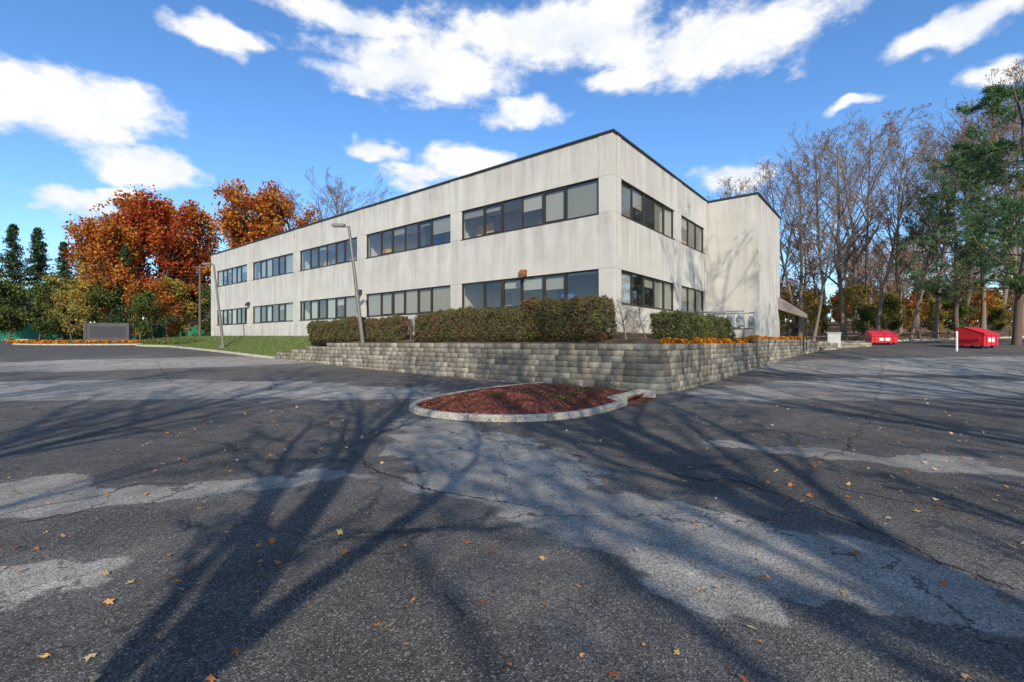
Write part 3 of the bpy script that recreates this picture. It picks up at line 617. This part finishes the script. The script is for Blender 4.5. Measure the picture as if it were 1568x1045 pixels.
lamp(556,24.3,1.45,534,346); lamp(342,36.5,1.3,327,405)
# ---------------- left side ----------------
def ell(cx,cy,rx,ry,rot=0,n=60):
    return [(cx+rx*math.cos(t)*math.cos(rot)-ry*math.sin(t)*math.sin(rot),cy+rx*math.cos(t)*math.sin(rot)+ry*math.sin(t)*math.cos(rot)) for t in np.linspace(0,2*math.pi,n,endpoint=False)]
e1=ell(-44.5,49.5,8,2.4,-.05); sweep('island_curb',e1,CURB,M_conc,True); mound('mulch_island',e1,.3,M_bed)
e2=ell(-31.5,44.5,5.5,1.6,-.35); sweep('island_curb',e2,CURB,M_conc,True); mound('grass_island',e2,.35,M_grass)
sg=empty('monument_sign',(Wp(169,50)[0],50,float(g(-42,50))+.2),.25); m=MB(); m.box(-2.0,1.8,-.25,.25,.15,2.05); m.box(-2.25,-2.0,-.32,.32,0,2.2); m.box(-2.3,1.95,-.34,.34,-.2,.15); m.box(-1.7,1.5,-.27,-.252,.55,1.7,1)
m.make('sign_body',[simple('dark_stone',(.07,.065,.06),.6),simple('sign_face',(.045,.043,.045),.4)],sg,.03)
parts=[]
for i in range(44):
    x=-52+i*.34+rf.uniform(-.1,.1); y=47.9+rf.uniform(-.3,.3)+((x+44.5)/8)**2*1.2; d=nrm(rf.normal(size=(80,3))); d[:,2]=np.abs(d[:,2]); V,Q=quads(rf,np.array([x,y,float(g(x,y))+.2])+d*.28,.07,.8); parts.append((V,Q,0))
V,Q,Mi=join(parts); obj('mum_flowers',mesh_np('mumsl',V,Q,[L_fl],Mi))
n=9000; t=rf.random(n)*6.28; r=np.sqrt(rf.random(n))*.92; c,s=math.cos(-.35),math.sin(-.35); X=-31.5+5.5*r*np.cos(t)*c-1.6*r*np.sin(t)*s; Y=44.5+5.5*r*np.cos(t)*s+1.6*r*np.sin(t)*c
V,Q=quads(rf,np.stack([X,Y,g(X,Y)+.2+.45*(1-r*r)+rf.random(n)*.2],1),.07); obj('groundcover',mesh_np('groundcover',V,Q,[L_hedgeg]))
fp=dens([(-108,70),(-70,72),(-30,78)],1.0); fe=empty('construction_fence'); m=MB(); mf=MB()
for i in range(len(fp)-1):
    p,q=fp[i],fp[i+1]; z0=float(g(*p))+.25; z1=float(g(*q))+.25; w=.06*math.sin(i*1.3); w2=.06*math.sin((i+1)*1.3)
    mf.poly([(p[0],p[1]+w,z0),(q[0],q[1]+w2,z1),(q[0],q[1]+w2,z1+2.2),(p[0],p[1]+w,z0+2.2)])
    if i%3==0: m.cyl((p[0],p[1]-.05,z0-.5),(p[0],p[1]-.05,z0+2.35),.035,.035,8)
mf.make('green_fabric',[simple('green_fabric',(.015,.14,.07),.7,0,.35,1)],fe); m.make('posts',[M_pipe],fe)
def house(px,d,w,hh):
    x,y=Wp(px,d); z=float(g(x,y)); e=empty('white_house',(x,y,z)); m=MB(); m.box(-w/2,w/2,-4,4,-.3,hh,0)
    m.prism([(-4.4,hh),(4.4,hh),(0,hh+2.2)],-w/2-.4,w/2+.4,1)
    k=int(w//2.5)
    for i in range(k): xx=-w/2+1.2+i*2.5; m.box(xx,xx+1,-4.05,-3.97,1,2.3,2)
    m.make('house_body',[simple('white_siding',(.7,.7,.68),.7),simple('roof_shingle',(.09,.085,.08),.9),M_frame],e)
house(20,84,14,4.6); house(300,84,8,4.6)
up=empty('utility_pole'); m=MB(); x0,y0=Wp(306,58); z0=float(g(x0,y0)); x1,y1=Wp(-60,54); z1=float(g(x1,y1))
m.cyl((x0,y0,z0-.3),(x0,y0,z0+9.6),.16,.11); m.cyl((x1,y1,z1-.3),(x1,y1,z1+10.4),.16,.11); m.box(x0-.9,x0+.9,y0-.06,y0+.06,z0+9.2,z0+9.35); m.box(x1-.9,x1+.9,y1-.06,y1+.06,z1+10.0,z1+10.15)
m.make('poles',[M_barkd],up)
for k,(hz) in enumerate([(9.3),(8.3),(7.9)]):
    t=np.linspace(0,1,24); P=np.stack([x1+(x0-x1)*t,y1+(y0-y1)*t,z1+hz+.6+(z0-z1-.6)*t-2.0*t*(1-t)],1)[None]; V,Q=tubes(P,np.full((1,24),.03),4); obj('cable',mesh_np('cable',V,Q,[M_frame]),up)
# ---------------- dumpsters etc ----------------
M_red=simple('red_paint',(.58,.02,.03),.45,0,.2,3); M_blk=simple('black_plastic',(.03,.03,.03),.5); M_whitep=simple('white_label',(.7,.7,.68),.5)
def dumpster(px,d,w,hh,rz):
    x,y=Wp(px,d); e=empty('dumpster',(x,y,float(g(x,y))+.0),rz); m=MB()
    m.prism([(-.75,.15),(.75,.15),(.75,hh),(.35,hh+.05),(-.75,hh*.68)],-w/2,w/2,0)
    for k in(-1,1):
        m.box(k*w/2-(.0 if k>0 else .09),k*w/2+(.09 if k>0 else 0),-.55,.5,hh*.42,hh*.55,0); m.box(k*(w/2-.2)-.06,k*(w/2-.2)+.06,-.6,-.45,0,.15,1); m.box(k*(w/2-.2)-.06,k*(w/2-.2)+.06,.45,.6,0,.15,1)
    for i in range(3): xx=-w/2+.25+i*(w-.5)/2; m.box(xx-.04,xx+.04,-.79,-.752,.17,hh*.66,0)
    m.box(-w/2-.03,w/2+.03,-.80,-.70,hh*.64,hh*.70,0); m.box(-.35,.35,-.765,-.752,hh*.3,hh*.52,2)
    m.make('bin',[M_red,M_blk,M_whitep],e,.012)
    m=MB()
    for k in(-1,1):
        P=[(-.80,hh*.71),(.34,hh+.085),(.78,hh+.035),(.78,hh+.06),(.34,hh+.115),(-.80,hh*.74)]; m.prism(P,(-w/2-.02 if k<0 else .015),(-.015 if k<0 else w/2+.02))
    m.make('lids',[M_red],e,.01)
dumpster(1349,37.5,1.7,1.0,-.35); dumpster(1496,32,1.6,1.3,.35)
for px,d in[(1465,30.5)]:
    x,y=Wp(px,d); m=MB(); m.cyl((0,0,-.2),(0,0,1.25),.06,.06); m.cyl((0,0,1.25),(0,0,1.3),.06,.02); m.make('bollard',[M_whitep],None,0,(x,y,float(g(x,y))))
x,y=Wp(1259,36); m=MB(); m.box(-.4,.4,-.3,.3,-.3,.75); m.box(-.45,.45,-.35,.35,.75,.82); m.box(-.3,.3,-.31,-.302,.0,.65); m.make('utility_box',[simple('utility_box_paint',(.5,.5,.46),.5)],None,.02,(x+.2,y-1.0,float(g(x,y))+.35),-.5)
rp=[(26,42.6),(34,41.2),(45,39.9),(60,38.0),(76,37.0)]; rp=dens(rp,2.4); gr=empty('guard_rail'); m=MB()
for i,p in enumerate(rp):
    z=float(g(*p)); m.cyl((p[0],p[1],z-.2),(p[0],p[1],z+.75),.09,.08,8)
    if i<len(rp)-1:
        q=rp[i+1]; zq=float(g(*q)); m.cyl((p[0],p[1]-.1,z+.55),(q[0],q[1]-.1,zq+.55),.07,.07,8)
m.make('rails',[M_barkd],gr)
sweep('lot_curb',dens([(22,43.2),(30,41),(60,37.3),(77,36.4)],.6),CURB,M_conc)
# ---------------- fallen leaves ----------------
def leaves(name,X,Y,zo,smin,smax,seed):
    rng=np.random.default_rng(seed); n=len(X); s=rng.uniform(smin,smax,n); k=10
    rad=np.array([1,.42,.85,.4,.7,.35,.7,.4,.85,.42]); t=np.arange(k)*2*np.pi/k; rot=rng.random(n)*6.28
    rj=rad[None]*rng.uniform(.7,1.15,(n,k))
    x=rj*np.cos(t[None]+rot[:,None])*s[:,None]; y=rj*np.sin(t[None]+rot[:,None])*s[:,None]*rng.uniform(.45,1,n)[:,None]
    tilt=rng.normal(size=(n,2))*.3; z=x*tilt[:,:1]+y*tilt[:,1:]+np.abs(rng.normal(size=(n,k)))*.2*s[:,None]; z-=z.min(1,keepdims=True)
    V=np.stack([X[:,None]+x,Y[:,None]+y,(g(X,Y)+zo)[:,None]+z],-1).reshape(-1,3)
    obj(name,mesh_np(name,V,np.arange(n*k).reshape(n,k),[L_dry]))
rl=np.random.default_rng(55); n=1000; X=rl.uniform(-6,8,n); Y=1.8+rl.random(n)**1.3*10; n2=2400; X2=rl.uniform(5,40,n2); Y2=rl.uniform(4,38,n2); n3=5000; t=rl.random(n3); X3=22+t*50; Y3=np.interp(X3,[22,30,60,78],[43.2,41,37.3,36.4])-np.abs(rl.normal(size=n3))*1.2
n4=400; X4=rl.uniform(-40,2,n4); Y4=rl.uniform(8,35,n4)
XX=np.concatenate([X,X2,X3,X4]); YY=np.concatenate([Y,Y2,Y3,Y4])
la,lb=W2L(XX,YY); ok=~((la>-4.0)&(lb<4.0)&(lb>-30))
leaves('fallen_leaves',XX[ok],YY[ok],.006,.014,.05,2)
aa=rl.uniform(-3,20,700); bb=3.78+np.abs(rl.normal(size=700))*.15; x,y=L2W(aa,bb); leaves('fallen_leaves',x,y,.006,.02,.04,4)
# ---------------- cracks (mesh) ----------------
def cracks():
    rng=np.random.default_rng(12); V=[];Q=[]
    paths=[[(240,565),(262,590),(330,600),(420,625),(500,650),(540,690)],[(540,690),(600,735),(700,760),(800,775),(850,780)],
     [(1350,560),(1348,600),(1330,650),(1290,690),(1240,700)],[(740,672),(850,690),(950,712),(1080,738),(1110,735),(1200,760),(1300,800),(1568,905)],
     [(1050,650),(1110,700),(1240,740),(1400,770),(1568,800)],[(0,640),(90,628),(170,600),(300,595)],[(640,632),(600,660),(520,690),(440,700),(240,660),(0,640)],
     [(0,790),(60,775),(150,762),(210,745),(290,740)],[(1100,600),(1250,620),(1400,640),(1568,680)],[(1230,580),(1400,590),(1568,600)],[(30,800),(100,790),(160,770)]]
    for p in paths:
        P=np.array([Gp(a,b) for a,b in p]); P=dens(P,.05); n=len(P)
        if n<3: continue
        j=np.convolve(rng.normal(size=(n+12)),np.ones(13)/13,'valid')[:n]*.16+rng.normal(size=n)*.012
        T=nrm(np.gradient(P,axis=0)); Nn=np.stack([-T[:,1],T[:,0]],1); P=P+Nn*j[:,None]; w=np.abs(np.convolve(rng.normal(size=n+4),np.ones(5)/5,'valid')[:n])*.013+.003
        A=P+Nn*w[:,None]; B=P-Nn*w[:,None]; b0=len(V)
        for i in range(n):
            V.append((A[i,0],A[i,1],float(g(*A[i]))+.004)); V.append((B[i,0],B[i,1],float(g(*B[i]))+.004))
            if i<n-1 : Q.append((b0+2*i,b0+2*i+1,b0+2*i+3,b0+2*i+2))
    obj('asphalt_cracks',mesh_np('asphalt_cracks',V,Q,[simple('crack_dark',(.025,.023,.021),1)]))
cracks()
# ---------------- world ----------------
w=bpy.data.worlds.new('World'); S.world=w; w.use_nodes=True; t=NT(w.node_tree); bg=w.node_tree.nodes['Background']; bg.inputs[1].default_value=.15
sk=t.n('ShaderNodeTexSky'); sk.sky_type='NISHITA'; sk.sun_disc=False; sk.sun_elevation=SUN_EL; sk.sun_rotation=SUN_AZ; sk.air_density=1.0; sk.dust_density=.3; sk.ozone_density=3; sk.altitude=0
gen=t.n('ShaderNodeTexCoord').outputs['Generated']; sp=t.n('ShaderNodeSeparateXYZ'); t.l(gen,sp.inputs[0]); az=t.math('ARCTAN2',sp.outputs[0],sp.outputs[1]); el=t.math('ARCSINE',sp.outputs[2])
cb=t.n('ShaderNodeCombineXYZ'); t.l(az,cb.inputs[0]); t.l(el,cb.inputs[1]); ae=cb.outputs[0]
wn=t.vm('MULTIPLY',t.vm('SUBTRACT',t.noise(t.vm('MULTIPLY',gen,(1,1,1.5)),6,3,.6,True),(.5,.5,.5)),(.13,.11,0)); aew=t.vm('ADD',ae,wn)
cl=[(110,150,150,46),(60,165,100,38),(225,245,95,32),(100,312,80,24),(350,62,75,20),(650,105,150,48),(540,20,110,30),(560,125,90,24),(850,55,200,48),(1090,70,175,48),(790,170,62,20),(940,125,55,20),(585,228,50,14),(720,250,70,26),(650,272,50,18),(1120,270,60,20),(1460,35,110,24),(1520,110,55,18),(1310,160,45,10),(180,300,40,12)]
cur=None
for px,py,sx,sy in cl:
    u=(px-784)/F; v=(524-py)/F; a=math.atan(u); e=math.atan(v/math.sqrt(1+u*u)); ra=sx/F/(1+u*u)*1.08; re=sy/F/math.sqrt(1+u*u)*math.cos(e)**2*1.25
    d=t.vm('LENGTH',t.vm('MULTIPLY',t.vm('SUBTRACT',aew,(a,e,0)),(1/ra,1/re,0))); cur=d if cur is None else t.math('MINIMUM',cur,d)
nf=t.noise(t.vm('MULTIPLY',gen,(1,1,1.8)),10,8,.62); dens_=t.math('ADD',t.math('SUBTRACT',1.05,cur),t.math('MULTIPLY',t.math('SUBTRACT',nf,.5),2.1))
back=t.mr(t.math('ABSOLUTE',az),1.0,1.3); gd=t.math('MULTIPLY',t.mr(t.noise(t.vm('MULTIPLY',gen,(1,1,2.5)),2.6,4,.6),.55,.7),back)
cf=t.math('MAXIMUM',t.mr(dens_,-.12,.55,0,1,True),gd); cf=t.math('MULTIPLY',cf,t.mr(sp.outputs[2],.0,.06))
hs=t.n('ShaderNodeHueSaturation'); hs.inputs['Saturation'].default_value=1.15; hs.inputs['Value'].default_value=1.35; t.l(sk.outputs[0],hs.inputs['Color'])
skc=t.mix(1,hs.outputs[0],(.92,1.0,1.10),'MULTIPLY')
cc=t.mix(t.mr(nf,.38,.58),(5.6,5.95,6.6),(7.0,7.0,7.0))
mx=t.mix(cf,skc,cc); t.l(mx,bg.inputs[0])
try: w.cycles.sampling_method='MANUAL'; w.cycles.sample_map_resolution=512
except Exception as ex: print(ex)
# ---------------- sun + camera ----------------
sd=bpy.data.lights.new('sun','SUN'); sd.energy=5.0; sd.angle=math.radians(.5); sd.color=(1,.92,.80); so=bpy.data.objects.new('sun',sd); link(so)
sv=Vector((math.sin(SUN_AZ)*math.cos(SUN_EL),math.cos(SUN_AZ)*math.cos(SUN_EL),math.sin(SUN_EL))); so.rotation_euler=(-sv).to_track_quat('-Z','Y').to_euler(); so.location=(0,-30,40)
cd=bpy.data.cameras.new('camera'); cd.sensor_width=36; cd.lens=F/1568*36; cd.clip_end=3000; cd.clip_start=.05; co=bpy.data.objects.new('camera',cd); link(co); co.location=(0,0,H); co.rotation_euler=(math.radians(90.1),0,0); S.camera=co
S.view_settings.view_transform='Standard'; S.view_settings.look='None'; S.view_settings.exposure=0; S.view_settings.gamma=1
print('done',sum(len(o.data.polygons) for o in bpy.data.objects if o.type=='MESH'))
